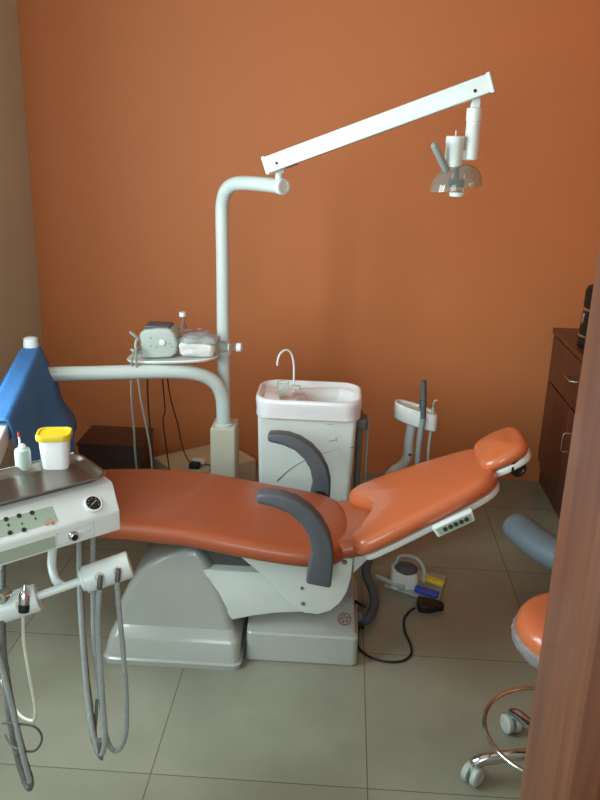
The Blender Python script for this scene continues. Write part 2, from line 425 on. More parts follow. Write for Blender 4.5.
# two armrests (same shape on both sides)
arm_px = [(257, 494), (259, 491), (270, 490.5), (283, 492), (297, 497), (311, 506), (322, 518), (330, 533), (333.5, 548), (333, 566), (331, 584), (306, 579), (308.5, 562), (312, 548), (309, 533), (302, 521), (290, 510), (275, 503.5), (261, 500.5), (257.5, 498.5)]
prof = xz(arm_px, 2.165)
def armrest(y, dx=0, dz=0):
    b = NB(); prism(b, [(p[0]+dx, p[1]+dz) for p in prof], fxz, y, y+.055, .009, 3, 60)
    a = obj('armrest', b, M['arm'], chair, smooth=45)
    b = NB(); z = min(p[1] for p in prof)
    box(b, (-.065, y+.012, z+.03), (-.035, y+.085, z+.065), .003) if y < 2.4 else box(b, (-.065, y-.03, z+.03), (-.035, y+.04, z+.065), .003)
    obj('armrest_joint', b, M['black'], a)
armrest(2.135); armrest(2.69, -.02, -.025)

# ------------------------------------------------------------------ pillar for the arms (post, pipe, drape post)
post = thing('support_pillar', 'cream square post with curved white pipe arm reaching left', 'support post', (-.44, 3.09, 0))
b = NB(); box(b, (-.512, 3.03, 0), (-.410, 3.165, .56), .008)
obj('post_housing', b, M['post'], post)
pipe = [(-.464, 3.075, .555), (-.464, 3.072, .62), (-.467, 3.066, .68), (-.484, 3.052, .735), (-.52, 3.035, .772), (-.575, 3.01, .796), (-.65, 2.985, .806), (-.76, 2.95, .81), (-.92, 2.895, .814), (-1.09, 2.84, .818)]
b = NB(); tube(b, pipe, .0285, 6, 20); lathe(b, (-.464, 3.075, .556), (0, 0, 1), [(.036, 0), (.036, .012), (.030, .014)], 24)
obj('pipe_arm', b, M['white'], post)
b = NB(); c = at(31, 344, Y=2.86); pc = Vector((-1.155, 2.86, 0))
lathe(b, (c.x, c.y, .62), (0, 0, 1), [(.028, 0), (.028, .312), (.025, .330), (.018, .334), (0, .335)], 24)
obj('arm_joint', b, M['white2'], post, label='white capped joint above the blue drape')
JX, JY, JZ = c.x, c.y, .955

# ------------------------------------------------------------------ delivery unit (tray side)
U = Vector((.735, .678, 0)).normalized(); V_ = Vector((-U.y, U.x, 0)); UO = Vector((-.487, 1.63, 0)); ZT = .885
def fu(a, b_, z): return UO - U*a + V_*b_ + Vector((0, 0, z))
unit = thing('instrument_unit', 'white dental instrument unit with control panel under the steel tray', 'dental unit', (-.7, 1.65, .82))
ZR, BR = ZT+.048, .056                 # rear top height and where the sloping face ends
SL = math.hypot(ZR-ZT, BR); TV = (V_*BR + Vector((0, 0, ZR-ZT))).normalized(); TN = U.cross(TV).normalized()
if TN.z < 0: TN = -TN
def fs(a, t, h): return fu(a, 0, ZT) + TV*t + TN*h       # on the sloping face
def slope(u, v):
    r = CX*(u-300) + CD*(v-400) + CF*F; o = fu(0, 0, ZT); t = (o-CP).dot(TN)/r.dot(TN); p = CP + r*t - o
    return -p.dot(U), p.dot(TV)
b = NB()
sec = [(0, ZT-.050), (0, ZT-.004), (.001, ZT), (BR-.004, ZR-.003), (BR+.004, ZR), (.215, ZR), (.215, ZT-.050)]
prism(b, sec, lambda p, t: fu(t - (.012 if p[0] > .05 and t < .1 else 0), p[0], p[1]), -.004, .50, .017, 5, 28)
obj('unit_body', b, M['white2'], unit, smooth=50)
(pa, pt_), (qa, qt) = slope(52, 506), slope(58, 521)
b = NB(); prism(b, [(.50, qt), (qa, qt), (pa, pt_), (.50, pt_)], lambda p, t: fs(p[0], p[1], t), -.001, .0008)
pn = obj('control_panel', b, M['panel'], unit, label='grey green membrane with round buttons')
for u, v in ((6, 519.5), (19, 516), (32, 513), (10, 533), (24, 530), (-9, 523), (-6, 537)):
    a_, q = slope(u, v)
    obj('button', lathe(NB(), fs(a_, q, .0006), TN, [(.0052, 0), (.0052, .0014), (.0032, .0014), (.0032, .0006)], 16), M['ink'], pn)
for u, v, w in ((8.5, 525.5, .004), (22, 524, .0028), (35.5, 519, .0032)):
    a_, q = slope(u, v)
    b = NB(); prism(b, [(a_-w, q), (a_, q+w*1.3), (a_+w, q), (a_+w*.4, q-.001), (a_, q-w*1.3), (a_-w*.4, q-.001)], lambda p, t: fs(p[0], p[1], t), .0006, .0012)
    obj('printed_icon', b, M['ink'], pn)
for u in (47, 52.5):
    a_, q = slope(u, 523.5-(u-47)*.15)
    obj('red_icon', lathe(NB(), fs(a_, q, .0006), TN, [(.0052, 0), (.0052, .0008), (.0036, .0008), (.0036, 0)], 16), M['pink'], pn, label='red printed ring')
a_, q = slope(49.5, 519.5)
b = NB(); prism(b, [(a_-.006, q), (a_+.006, q), (a_+.006, q+.0014), (a_-.006, q+.0014)], lambda p, t: fs(p[0], p[1], t), .0006, .0012); obj('red_icon', b, M['pink'], pn, label='red printed line')
# round pressure gauge
ga, gt = slope(93, 504); gp = fs(ga, gt, 0)
g = obj('gauge', lathe(NB(), gp - TN*.004, TN, [(.0215, 0), (.0215, .008), (.0198, .010), (.0170, .010), (.0170, .006), (0, .006)], 32), M['porcelain'], unit, label='round black faced gauge')
obj('dial', lathe(NB(), gp + TN*.0015, TN, [(.0168, 0), (.0168, .003), (0, .003)], 32), M['black'], g)
for a_ in range(-120, 121, 40):
    d = TV*math.cos(R(a_)) + U*math.sin(R(a_))
    b = NB(); tube(b, [gp+d*.0108+TN*.0047, gp+d*.0138+TN*.0047], .0005, n=6, smooth=False); obj('dial_mark', b, M['beige'], g)
b = NB(); tube(b, [gp-U*.006-TV*.003+TN*.005, gp+U*.009+TV*.005+TN*.005], .0008, n=6, smooth=False)
obj('needle', b, M['beige'], g)
# front strip, socket and knob
def ff(a, z, o): return fu(a, -o, z)
b = NB(); prism(b, [(.5, ZT-.044), (.152, ZT-.044), (.152, ZT-.016), (.5, ZT-.016)], lambda p, t: ff(p[0], p[1], t), -.003, .0012)
obj('front_strip', b, M['panel'], unit)
b = NB()
for a0, a1, z0, z1 in ((.062, .064, ZT-.041, ZT-.011), (.148, .150, ZT-.041, ZT-.011), (.062, .150, ZT-.041, ZT-.039), (.062, .150, ZT-.013, ZT-.011)):
    prism(b, [(a0, z0), (a1, z0), (a1, z1), (a0, z1)], lambda p, t: ff(p[0], p[1], t), -.003, .0016)
obj('switch_frame', b, M['white'], unit)
obj('switch_key', box(NB(), (-.014, -.003, -.004), (.014, .003, .004), .001, Matrix.Translation(ff(.086, ZT-.025, .001)) @ Matrix.Rotation(math.atan2(U.y, U.x), 4, 'Z')), M['white2'], unit)
kc = ff(.113, ZT-.027, 0)
obj('knob', lathe(NB(), kc, -V_, [(.0105, -.003), (.0105, .004), (.0085, .006), (.0085, .013), (.0078, .0145), (.0060, .0145)], 24), M['chrome'], unit, label='small chrome knob')
obj('knob_face', lathe(NB(), kc, -V_, [(.0062, .010), (.0062, .0148), (0, .0148)], 24), M['black'], unit, label='black knob face')
# rail behind tray
b = NB(); tube(b, [fu(.5, .230, ZR+.010), fu(.0, .230, ZR+.010)], .007, smooth=False); tube(b, [fu(.02, .230, ZR+.010), fu(.02, .20, ZR-.02)], .005, smooth=False)
obj('rear_rail', b, M['white2'], unit)
# bracket pipe under the unit and holder bar
hz = .79
h0 = at(130, 564, Y=1.60); h1 = at(84, 580, Y=1.565); h2 = at(38, 596, Y=1.525); h3 = at(-8, 612, Y=1.49)
bar = (h0-h3).normalized()
b = NB(); tube(b, [at(53, 545, Y=1.66), at(52, 565, Y=1.64), at(56, 580, Y=1.60), at(64, 587, Y=1.548)], .0105, 6, 14)
obj('bracket_pipe', b, M['white2'], unit)
b = NB(); tube(b, [h1+bar*.0, h2-bar*.01], .0095, smooth=False, n=16)
hb = obj('holder_bar', b, M['white2'], unit)
def holder(p0, p1, slots):
    ax = (p1-p0); L = ax.length; ax.normalize()
    b = NB(); lathe(b, p0, ax, [(.020, -.008), (.025, -.006), (.025, .0), (.031, .002), (.0315, L-.003), (.030, L), (0, L)], 28)
    h = obj('instrument_holder', b, M['white2'], hb)
    for f_ in slots:
        c = p0 + ax*L*f_ + Vector((.006, -.028, .010))
        obj('holder_slot', lathe(NB(), c, (.1, -1, .25), [(.0105, -.004), (.0105, .003), (.0085, .004), (.0065, .003), (.0065, -.002), (0, -.002)], 20), M['hose_white'], h)
    return h
holder(at(84, 580, Y=1.565), at(130, 564, Y=1.60), (.36, .75))
holder(at(-10, 613, Y=1.49), at(38, 597, Y=1.525), (.68,))
# hoses that hang from the holders, looping up again behind
def hose(name, pxs, r, m, lab=None):
    b = NB(); tube(b, [at(u, v, Y=y) for u, v, y in pxs], r, 8, 12)
    return obj(name, b, m, unit, label=lab, smooth=80, noise_amt=(.0016, 110) if m is M['hose_dark'] else ((.0006, 90) if m is M['hose'] else None))
for (u, v, y) in ((100, 580, 1.545), (118, 573, 1.565)):
    p = at(u, v, Y=y-.012); b = NB(); lathe(b, p, (-.02, -.35, -.9), [(.0045, -.010), (.0060, -.002), (.0062, 0), (.0062, .016), (.005, .020), (.0035, .020)], 16)
    obj('handpiece_end', b, M['dgrey'], unit)
hose('hose', [(99, 592, 1.53), (98, 620, 1.53), (100, 660, 1.53), (103, 705, 1.53), (105, 735, 1.53), (103, 752, 1.535), (98, 750, 1.55), (92, 728, 1.57), (87, 690, 1.60), (83, 640, 1.63), (80, 590, 1.67), (79, 524, 1.70)], .0068, M['hose'])
hose('hose', [(117, 584, 1.55), (119, 610, 1.55), (123, 650, 1.55), (126, 695, 1.55), (126, 730, 1.55), (121, 747, 1.56), (113, 750, 1.58), (106, 735, 1.60), (99, 690, 1.63), (94, 640, 1.66), (93, 590, 1.69), (93, 521, 1.70)], .0062, M['hose'])
hose('hose', [(97, 700, 1.60), (95, 740, 1.58), (99, 755, 1.55), (102, 758, 1.54), (96, 745, 1.57), (88, 700, 1.60)], .004, M['hose_dark'])
hose('hose', [(80, 526, 1.72), (80, 560, 1.71), (81, 610, 1.68), (84, 655, 1.64), (89, 700, 1.60), (94, 738, 1.57), (101, 754, 1.545), (100, 740, 1.54)], .0085, M['hose_dark'])
hose('hose', [(1, 612, 1.48), (3, 650, 1.47), (9, 690, 1.47), (17, 730, 1.47), (26, 765, 1.47), (31, 783, 1.475), (27, 786, 1.49), (17, 755, 1.51), (7, 700, 1.54), (3, 640, 1.60), (2, 560, 1.68)], .0078, M['hose_dark'])
hose('hose', [(-6, 640, 1.46), (3, 670, 1.46), (14, 715, 1.46), (23, 755, 1.46), (30, 782, 1.465)], .006, M['hose'])
hose('hose', [(23, 612, 1.50), (24, 640, 1.50), (29, 672, 1.50), (35, 705, 1.50), (35, 718, 1.50), (32, 721, 1.505), (21, 716, 1.52), (10, 700, 1.55), (2, 680, 1.60)], .0042, M['hose_white'], 'thin white hose')
hose('hose', [(2, 723, 1.46), (18, 724, 1.46), (35, 727, 1.46), (42, 738, 1.46), (36, 750, 1.46), (25, 751, 1.465), (12, 746, 1.48), (5, 735, 1.50)], .0026, M['dgrey'], 'thin dark cable loop')
p = at(24, 604, Y=1.49)
b = NB(); lathe(b, p, (-.02, -.25, -1), [(.004, -.045), (.005, -.035), (.008, -.03), (.0125, -.02), (.0135, -.004), (.0115, .006)], 20)
hp = obj('scaler_handpiece', b, M['chrome'], unit, label='chrome handpiece parked in the left holder')
b = NB(); lathe(b, p, (-.02, -.25, -1), [(.0125, -.004), (.0130, .003), (.0115, .018), (.006, .020)], 20)
obj('rubber_collar', b, M['black'], hp)
p = at(1, 598, Y=1.45); obj('handpiece_end', lathe(NB(), p, (0, -1, .2), [(.014, -.03), (.014, .004), (.012, .007), (.004, .008), (0, .006)], 20), M['chrome'], unit)
# the spring arm that carries the unit, mostly under the blue drape
S0 = Vector((JX, JY, .865)); S1 = fu(.26, .24, ZT-.005)
sv = (S1-S0).normalized(); sd = sv.cross(Vector((0, 0, 1))).normalized(); su = sd.cross(sv)
b = NB(); prism(b, [(-.03, -.025), (.03, -.025), (.03, .035), (-.03, .035)], lambda p, t: S0 + sv*t + sd*p[0] + su*p[1], .03, (S1-S0).length, .006)
obj('spring_arm', b, M['white2'], unit)

# tray on the unit
def tray():
    a0, a1, b0, b1 = .006, .50, .070, .208; zt = ZR+.0015
    b = NB(); rings = []
    def ring(g, z, r): return [fu(p.x, p.y, z) for p in rrect(a0-g, a1+g, b0-g, b1+g, r, 0, 4)]
    seq = [(-.012, zt, .02), (0, zt+.002, .026), (.010, zt+.016, .03), (.016, zt+.018, .032), (.018, zt+.016, .033), (.016, zt+.0155, .032), (.011, zt+.0135, .03), (-.002, zt+.0035, .024), (-.014, zt+.0015, .02)]
    loft(b, [ring(g, z, r) for g, z, r in seq[:4]+seq[4:][::1]])
    return obj('instrument_tray', b, M['steel'], smooth=60)
tag(recentre(tray()), 'stainless steel instrument tray resting on the white dental unit', 'tray')

# tub with yellow lid
tp = at(56.5, 466, Z=ZR+.003)
tub = thing('cotton_tub', 'white plastic tub with a yellow lid standing on the steel tray', 'tub', tp)
rot = Matrix.Rotation(math.atan2(U.y, U.x)-.55, 4, 'Z')
def lrr(hx, hy, r, z): return [tp + rot @ Vector((p.x, p.y, z)) for p in rrect(-hx, hx, -hy, hy, r, 0, 5)]
b = NB(); loft(b, [lrr(.030, .023, .014, 0), lrr(.0315, .0245, .015, .003), lrr(.035, .028, .017, .077)])
obj('tub_body', b, M['tub'], tub, smooth=60)
b = NB(); loft(b, [lrr(.040, .033, .019, .074), lrr(.0405, .0335, .019, .076), lrr(.0405, .0335, .019, .086), lrr(.039, .032, .018, .0885), lrr(.034, .027, .016, .0885), lrr(.033, .026, .015, .0865)])
obj('lid', b, M['yellow'], tub, label='yellow lid', smooth=50)

bo_ = at(24, 470, Z=ZR+.003)
bt = thing('squeeze_bottle', 'small frosted squeeze bottle with a red tipped nozzle on the tray', 'bottle', bo_)
obj('bottle_body', lathe(NB(), bo_, (0, 0, 1), [(.016, 0), (.0185, .002), (.0185, .046), (.017, .053), (.009, .058)], 28), M['frost'], bt)
obj('cap', lathe(NB(), bo_, (0, 0, 1), [(.0085, .053), (.0085, .062), (.006, .066), (.003, .067)], 20), M['white2'], bt)
obj('nozzle', lathe(NB(), bo_, (-.06, 0, 1), [(.003, .064), (.0022, .085), (.0014, .094)], 12), M['white2'], bt)
obj('nozzle_tip', lathe(NB(), bo_, (-.06, 0, 1), [(.0028, .084), (.0028, .090), (.0012, .097)], 12), M['red'], bt, label='red tip')

# blue drape over the arm joint and the spring arm
b = NB(); ns, nt_ = 26, 30; grid = []
L = (S1-S0).length
for i in range(ns+1):
    f_ = i/ns
    row = []
    for j in range(nt_+1):
        g = (j/nt_)*2-1             # -1 left .. 1 right
        d = abs(g)
        top = S0 + sv*(L*.66*f_) + Vector((0, 0, .050 + .0))
        out = .034*min(1, d/.22)
        fall = max(0, d-.22)/.78
        drop = fall*.36
        flare = fall*((.20 if g > 0 else .12)*(1-.35*f_) + .018*math.sin(f_*13+g*2) + .012*math.sin(d*16+f_*5))
        side = sd if g > 0 else -sd
        p = top + side*(out+flare) - Vector((0, 0, drop + .006*d**2))
        if f_ < .25: p -= sv*(.10*fall)*(1-f_/.25)      # closes round behind the joint
        row.append(b.verts.new(p))
    grid.append(row)
for i in range(ns):
    for j in range(nt_): b.faces.new((grid[i][j], grid[i+1][j], grid[i+1][j+1], grid[i][j+1]))
bmesh.ops.recalc_face_normals(b, faces=b.faces)
dr = obj('surgical_drape', b, M['blue'], smooth=180)
so = dr.modifiers.new('thick', 'SOLIDIFY'); so.thickness = .003; so.offset = 1
tag(dr, 'blue cloth drape hanging over the arm at the left edge', 'drape')

# ------------------------------------------------------------------ operating light
lamp = thing('operating_light', 'white dental operating light on a long tilted arm and pole', 'operating light', (-.452, 3.125, .5))
lp = [(-.468, 3.125, .54), (-.470, 3.125, .8), (-.472, 3.125, 1.2), (-.474, 3.125, 1.39), (-.471, 3.12, 1.445), (-.456, 3.10, 1.489), (-.424, 3.07, 1.516), (-.375, 3.02, 1.526), (-.30, 2.94, 1.529), (-.222, 2.85, 1.529)]
b = NB(); tube(b, lp, .0262, 6, 20)
pole = obj('light_pole', b, M['white'], lamp)
d = (Vector(lp[-1])-Vector(lp[-2])).normalized(); e = Vector(lp[-1])
obj('pole_cap', lathe(NB(), e, d, [(.0285, -.012), (.0285, .004), (.026, .008), (.018, .009), (.017, .0075), (0, .0075)], 28), M['white2'], lamp)
sj = e - d*.022
A0 = at(267, 165.5, Y=2.83); A1 = at(492, 82.5, Y=2.62); ad = (A1-A0).normalized(); as_ = ad.cross(Vector((0, 0, 1))).normalized(); au = as_.cross(ad)
b = NB(); tube(b, [sj + Vector((0, 0, .01)), sj + Vector((0, 0, .05))], .0135, n=18, smooth=False)
px = sj + Vector((0, 0, .045)); box(b, (-.019, -.019, 0), (.019, .019, .026), .003, Matrix.Translation(px))
obj('swing_joint', b, M['white2'], lamp)
La = (A1-A0).length
b = NB(); prism(b, [(-.022, -.0275), (.022, -.0275), (.022, .0275), (-.022, .0275)], lambda p, t: A0 + ad*t + as_*p[0] + au*p[1], 0, La, .004)
sa = obj('spring_arm', b, M['white2'], lamp)
for t0, t1 in ((-.004, .010), (La-.008, La+.004)):
    b = NB(); prism(b, [(-.0235, -.0305), (.0235, -.0305), (.0235, .0305), (-.0235, .0305)], lambda p, t: A0 + ad*t + as_*p[0] + au*p[1], t0, t1, .003)
    obj('end_cap', b, M['white2'], sa)
for t in (.045, La-.05):
    p = A0 + ad*t + au*(-.006 if t < .1 else -.008) - (as_ if as_.y > 0 else -as_)*.0215
    obj('pivot_screw', lathe(NB(), p, -(as_ if as_.y > 0 else -as_), [(.0055, 0), (.0055, .002), (.003, .002), (0, .001)], 14), M['black'], sa)
# slot under the beam
b = NB(); prism(b, [(.065, -.031), (.105, -.031), (.105, -.0288), (.065, -.0288)], lambda p, t: A0 + ad*p[0] + au*p[1] + as_*t, -.01, .01)
obj('beam_slot', b, M['black'], sa)
# drop tube
q0 = at(476, 97, Y=2.65); q1 = at(474.5, 112, Y=2.65); q2 = at(470.5, 160, Y=2.65)
b = NB(); dd = (q2-q1).normalized(); LL = (q2-q1).length
prism(b, [(-.016, 0), (.016, 0), (.012, .075), (-.004, .075)], lambda p, t: q1 - dd*p[1] + Vector((p[0], t, 0)), -.012, .012, .003)
lathe(b, q1, dd, [(.021, -.012), (.024, -.010), (.024, .026), (.022, .028), (.022, .055), (.0228, .056), (.0228, LL-.003), (.020, LL), (0, LL)], 28)
obj('drop_tube', b, M['white2'], lamp)
# lamp head
hc = at(454.5, 150, Y=2.64)
b = NB(); lathe(b, hc, (0, 0, 1), [(.0275, -.05), (.0275, .018), (.029, .020), (.029, .038), (.026, .041), (.004, .042), (.002, .043), (.0015, .058), (0, .058)], 28)
box(b, (.02, -.008, -.03), (.045, .008, .0), .003, Matrix.Translation(hc))
hd = obj('lamp_head', b, M['white2'], lamp)
b = NB(); g0 = at(446, 170, Y=2.62); g1 = at(434.5, 146, Y=2.60)
tube(b, [g0, g1], .0115, n=16, smooth=False, round_end=True)
obj('handle', b, M['handle'], hd, label='grey grip handle')
# curved clear reflector, opening downwards and towards the patient
b = NB(); rings = []; n = 40
rc = hc + Vector((.014, -.008, -.046))
def bowl(off, flip=False):
    rr = []
    for k in range(0, 13):
        t = k/12; rad = .018 + (.062-off)*math.sin(t*PI/2)**.9; h = -.070*(1-math.cos(t*PI/2)) - off*.4
        rr.append([rc + Vector((rad*1.0*math.cos(2*PI*j/n), rad*.78*math.sin(2*PI*j/n), h + .16*rad*math.cos(2*PI*j/n))) for j in range(n)])
    return rr
loft(b, bowl(0) + bowl(.003)[::-1], cap=False, closed=True)
obj('reflector', b, M['shield'], hd, label='clear dome reflector')
b = NB(); cc = at(456, 183, Y=2.62); box(b, (-.024, -.015, -.013), (.024, .015, .013), .004, Matrix.Translation(cc)); tube(b, [cc+Vector((0, 0, .01)), rc], .008, n=12, smooth=False)
obj('bulb_socket', b, M['socket'], hd, label='dark bulb socket')
b = NB(); cc = at(457, 194, Y=2.62); tube(b, [cc+Vector((-.020, 0, .012)), cc+Vector((-.020, 0, .05))], .002, n=8, smooth=False)
lathe(b, cc, (0, 0, 1), [(.0225, -.007), (.0245, -.003), (.0245, .005), (.020, .008), (0, .008)], 24)
for s_ in (-.018, .018): tube(b, [cc+Vector((s_, 0, .004)), cc+Vector((s_, 0, .06))], .002, n=8, smooth=False)
obj('front_cap', b, M['white2'], hd)

# ------------------------------------------------------------------ shelf on the pole and what stands on it
SZ = .868
def shelf_y(x): return 3.02
sh = thing('pole_shelf', 'white oval shelf clamped to the tall light pole', 'shelf', (-.66, 3.04, SZ-.012))
so_ = smooth_closed([(-.835, 3.02), (-.82, 2.975), (-.77, 2.955), (-.65, 2.95), (-.54, 2.965), (-.49, 3.0), (-.475, 3.04), (-.49, 3.10), (-.54, 3.135), (-.65, 3.15), (-.77, 3.145), (-.82, 3.11)], 6)
P2 = [(p.x, p.y) for p in so_]
b = NB(); zz = lambda x: SZ-.02 + (x+.835)*.055
loft(b, [[Vector((p.x, p.y, zz(p.x)+h)) for p in inset(so_, g)] for g, h in ((.014, -.014), (.004, -.011), (0, -.004), (.002, 0), (.008, -.0025))])
obj('shelf_plate', b, M['white2'], sh)
b = NB(); lathe(b, (-.470, 3.125, zz(-.48)-.02), (0, 0, 1), [(.0275, 0), (.032, .0), (.032, .03), (.0275, .03)], 24); box(b, (-.53, 3.105, zz(-.5)-.016), (-.47, 3.14, zz(-.5)-.004), .003)
obj('clamp', b, M['white2'], sh)

sc = thing('ultrasonic_scaler', 'rounded grey scaler unit with a dial at the left of the shelf', 'scaler', (-.745, 3.03, zz(-.745)))
b = NB(); pts = xz([(139.5, 350), (141, 356), (150, 357), (170, 357), (176, 354), (177.5, 343), (174, 333), (169, 328), (156, 327), (143, 328), (138.5, 332)], 2.985)
z0 = min(p[1] for p in pts); pts = [(x, z-z0+zz(x)+.0005) for x, z in pts]
xa = min(p[0] for p in pts); xb = max(p[0] for p in pts); za = max(p[1] for p in pts)
prism(b, pts, fxz, 2.985, 3.085, .012, 4, 30)
sb = obj('scaler_body', b, M['castor'], sc, smooth=60)
b = NB(); prism(b, [(xa+.018, za-.006), (xb-.03, za-.003), (xb-.035, za+.006), (xa+.022, za+.006)], fxz, 2.995, 3.075, .003)
obj('top_cover', b, M['arm'], sb)
obj('dial', lathe(NB(), at(162.5, 342.5, Y=2.985), (0, -1, 0), [(.013, -.003), (.012, .006), (.009, .008), (0, .008)], 24), M['white2'], sb)
for u, v in ((151, 338), (151, 346), (157, 347), (170, 344), (172, 347)):
    b = NB(); lathe(b, at(u, v, Y=2.985), (0, -1, 0), [(.0025, -.001), (.0025, .001), (0, .001)], 8)
    obj('indicator_mark', b, M['ink'], sb)
b = NB(); tube(b, [at(139, 340, Y=3.0), at(135, 336, Y=2.98), at(130, 332, Y=2.97)], .006, 4, 10)
tube(b, [at(139, 352, Y=2.98), at(135, 352, Y=2.97), at(131, 349, Y=2.97)], .006, 4, 10); tube(b, [at(141, 338, Y=3.0), at(136, 341, Y=2.97), at(136, 350, Y=2.965), at(139, 354, Y=2.98)], .005, 5, 10)
obj('handpiece_rest', b, M['castor'], sb)
for pxs in ([(139, 350), (133, 354), (131.5, 370), (131.5, 400), (134, 430), (135, 450), (137.5, 478), (138, 492)], [(139, 346), (136, 352), (137, 370), (141, 400), (147, 430), (151, 455), (152.5, 480), (152, 492)]):
    b = NB(); tube(b, [at(u, v, Y=2.93 if i > 0 else 2.99) for i, (u, v) in enumerate(pxs)], .0042, 6, 8)
    obj('cable', b, M['cable_grey'], sc)
for pxs in ([(162, 359), (163, 385), (165, 410), (163, 420), (166, 445), (170, 474), (173, 492)], [(165, 359), (167, 375), (171, 400), (178, 425), (182, 445), (187, 458), (193, 466)]):
    b = NB(); N_ = len(pxs)
    tube(b, [at(u, v, Y=3.02 + (.60 if N_ == 7 and pxs[0][0] == 165 else .12)*(i/(N_-1))**1.5) for i, (u, v) in enumerate(pxs)], .0028, 6, 8)
    obj('power_cable', b, M['black'], sc, label='thin black cable')
b = NB(); tube(b, [at(147, 358, Y=3.05), at(148, 400, Y=3.3), at(151, 440, Y=3.40), at(153, 478, Y=3.42)], .004, 6, 8)
obj('power_cable', b, M['dgrey'], sc, label='thin black cable')

# plastic wrapped pack of cotton
c = at(200, 343, Y=3.02); zb = zz(c.x)
pk = thing('cotton_pack', 'crumpled white plastic pack with blue print on the shelf', 'plastic pack', (c.x, 3.02, zb))
b = NB(); box(b, (-.078, -.035, 0), (.062, .035, .068), .022, Matrix.Translation((c.x, 3.02, zb+.001)), seg=5)
bmesh.ops.subdivide_edges(b, edges=b.edges[:], cuts=3, use_grid_fill=True)
for v in b.verts: v.co.z = zb+.001 + (v.co.z-zb-.001)*(1 + .15*noise.noise(v.co*22)); v.co += noise.noise_vector(v.co*45)*.005*min(1, (v.co.z-zb)/.02)
pb = obj('pack_wrap', b, M['bag'], pk, smooth=80)
b = NB(); rings = []
for k in range(9):
    t = k/8
    rings.append([Vector((c.x-.075+.15*t, 3.02 + (.040+.006*math.sin(t*9))*math.cos(a), zb+.068 + .030*math.sin(a)*math.sin(PI*(t*.86+.07)))) for a in [2*PI*j/16 for j in range(16)]])
loft(b, rings); 
for v in b.verts: v.co += noise.noise_vector(v.co*40)*.006
obj('loose_wrap', b, M['wrap'], pk, smooth=80)
b = NB()
for (u, v, w, h) in ((184, 331, 7, 1.4), (197, 330, 5, 1.6), (200, 334, 6, 1.2), (189, 335, 5, 1.2), (205, 332, 4, 1.5)):
    p = at(u, v, Y=2.985); q = at(u+w, v-1, Y=2.985); tube(b, [p, (p+q)/2+Vector((0, 0, .004)), q], .0016, 4, 6)
obj('blue_print', b, M['lightblue'], pk, label='blue printed marks')

# clear bottles
c = at(183, 340, Y=3.075); c.z = zz(c.x)
bt = thing('clear_bottle', 'clear bottle with white cap standing behind the plastic pack', 'bottle', c)
obj('bottle_body', lathe(NB(), c, (0, 0, 1), [(.020, 0), (.024, .003), (.024, .075), (.018, .10), (.010, .115), (.010, .152)], 24), M['clear'], bt)
obj('cap', lathe(NB(), c, (0, 0, 1), [(.0135, .148), (.0135, .163), (.012, .165), (0, .165)], 24), M['white2'], bt)
c = at(214, 343, Y=3.06); ax = Vector((1, -.08, .04)).normalized(); c.z = zz(-.5)+.028; c.y = 3.055; c.x = -.505
bt = thing('clear_bottle', 'clear bottle lying on its side against the light pole, cap to the right', 'bottle', c)
obj('bottle_body', lathe(NB(), c, ax, [(.018, -.02), (.024, -.015), (.024, .03), (.020, .05), (.016, .058), (.013, .068), (.013, .085), (.017, .088), (.017, .10)], 24), M['clear'], bt)
obj('cap', lathe(NB(), c, ax, [(.017, .10), (.0175, .101), (.0175, .118), (.015, .120), (.013, .114), (0, .114)], 24), M['white2'], bt)
obj('neck_ring', lathe(NB(), c, ax, [(.0135, .066), (.0155, .066), (.0155, .072), (.0135, .072)], 20), M['white2'], bt)

# ------------------------------------------------------------------ spittoon cabinet
sp = thing('spittoon_unit', 'white spittoon cabinet with basin and curved water spout', 'basin', (-.11, 2.98, 0))
YS = 2.895
b = NB(); rings = []
for z, x0, x1, y0, y1 in ((0, -.285, .055, YS+.02, 3.12), (.42, -.300, .068, YS+.005, 3.13), (.425, -.300, .068, YS+.005, 3.13), (.675, -.306, .078, YS, 3.135)):
    rings.append(rrect(x0, x1, y0, y1, .02, z))
loft(b, rings)
body = obj('cabinet_body', b, M['scuffed'], sp, smooth=50)
# curved seam on the front panel
seam = [(277, 481), (288, 471), (300, 463), (315, 456), (335, 450), (354, 447)]
b = NB(); tube(b, [at(u, v, Y=YS+.004) for u, v in seam], .0016, 6, 6)
obj('panel_seam', b, M['dgrey'], body)
for u0, v0, u1, v1 in ((329, 441, 336, 440), (336, 437, 336.5, 441), (327, 425, 334, 424)):
    b = NB(); tube(b, [at(u0, v0, Y=YS+.0005), at(u1, v1, Y=YS+.0005)], .0007, n=6, smooth=False)
    obj('scuff_mark', b, M['arm2'], body)
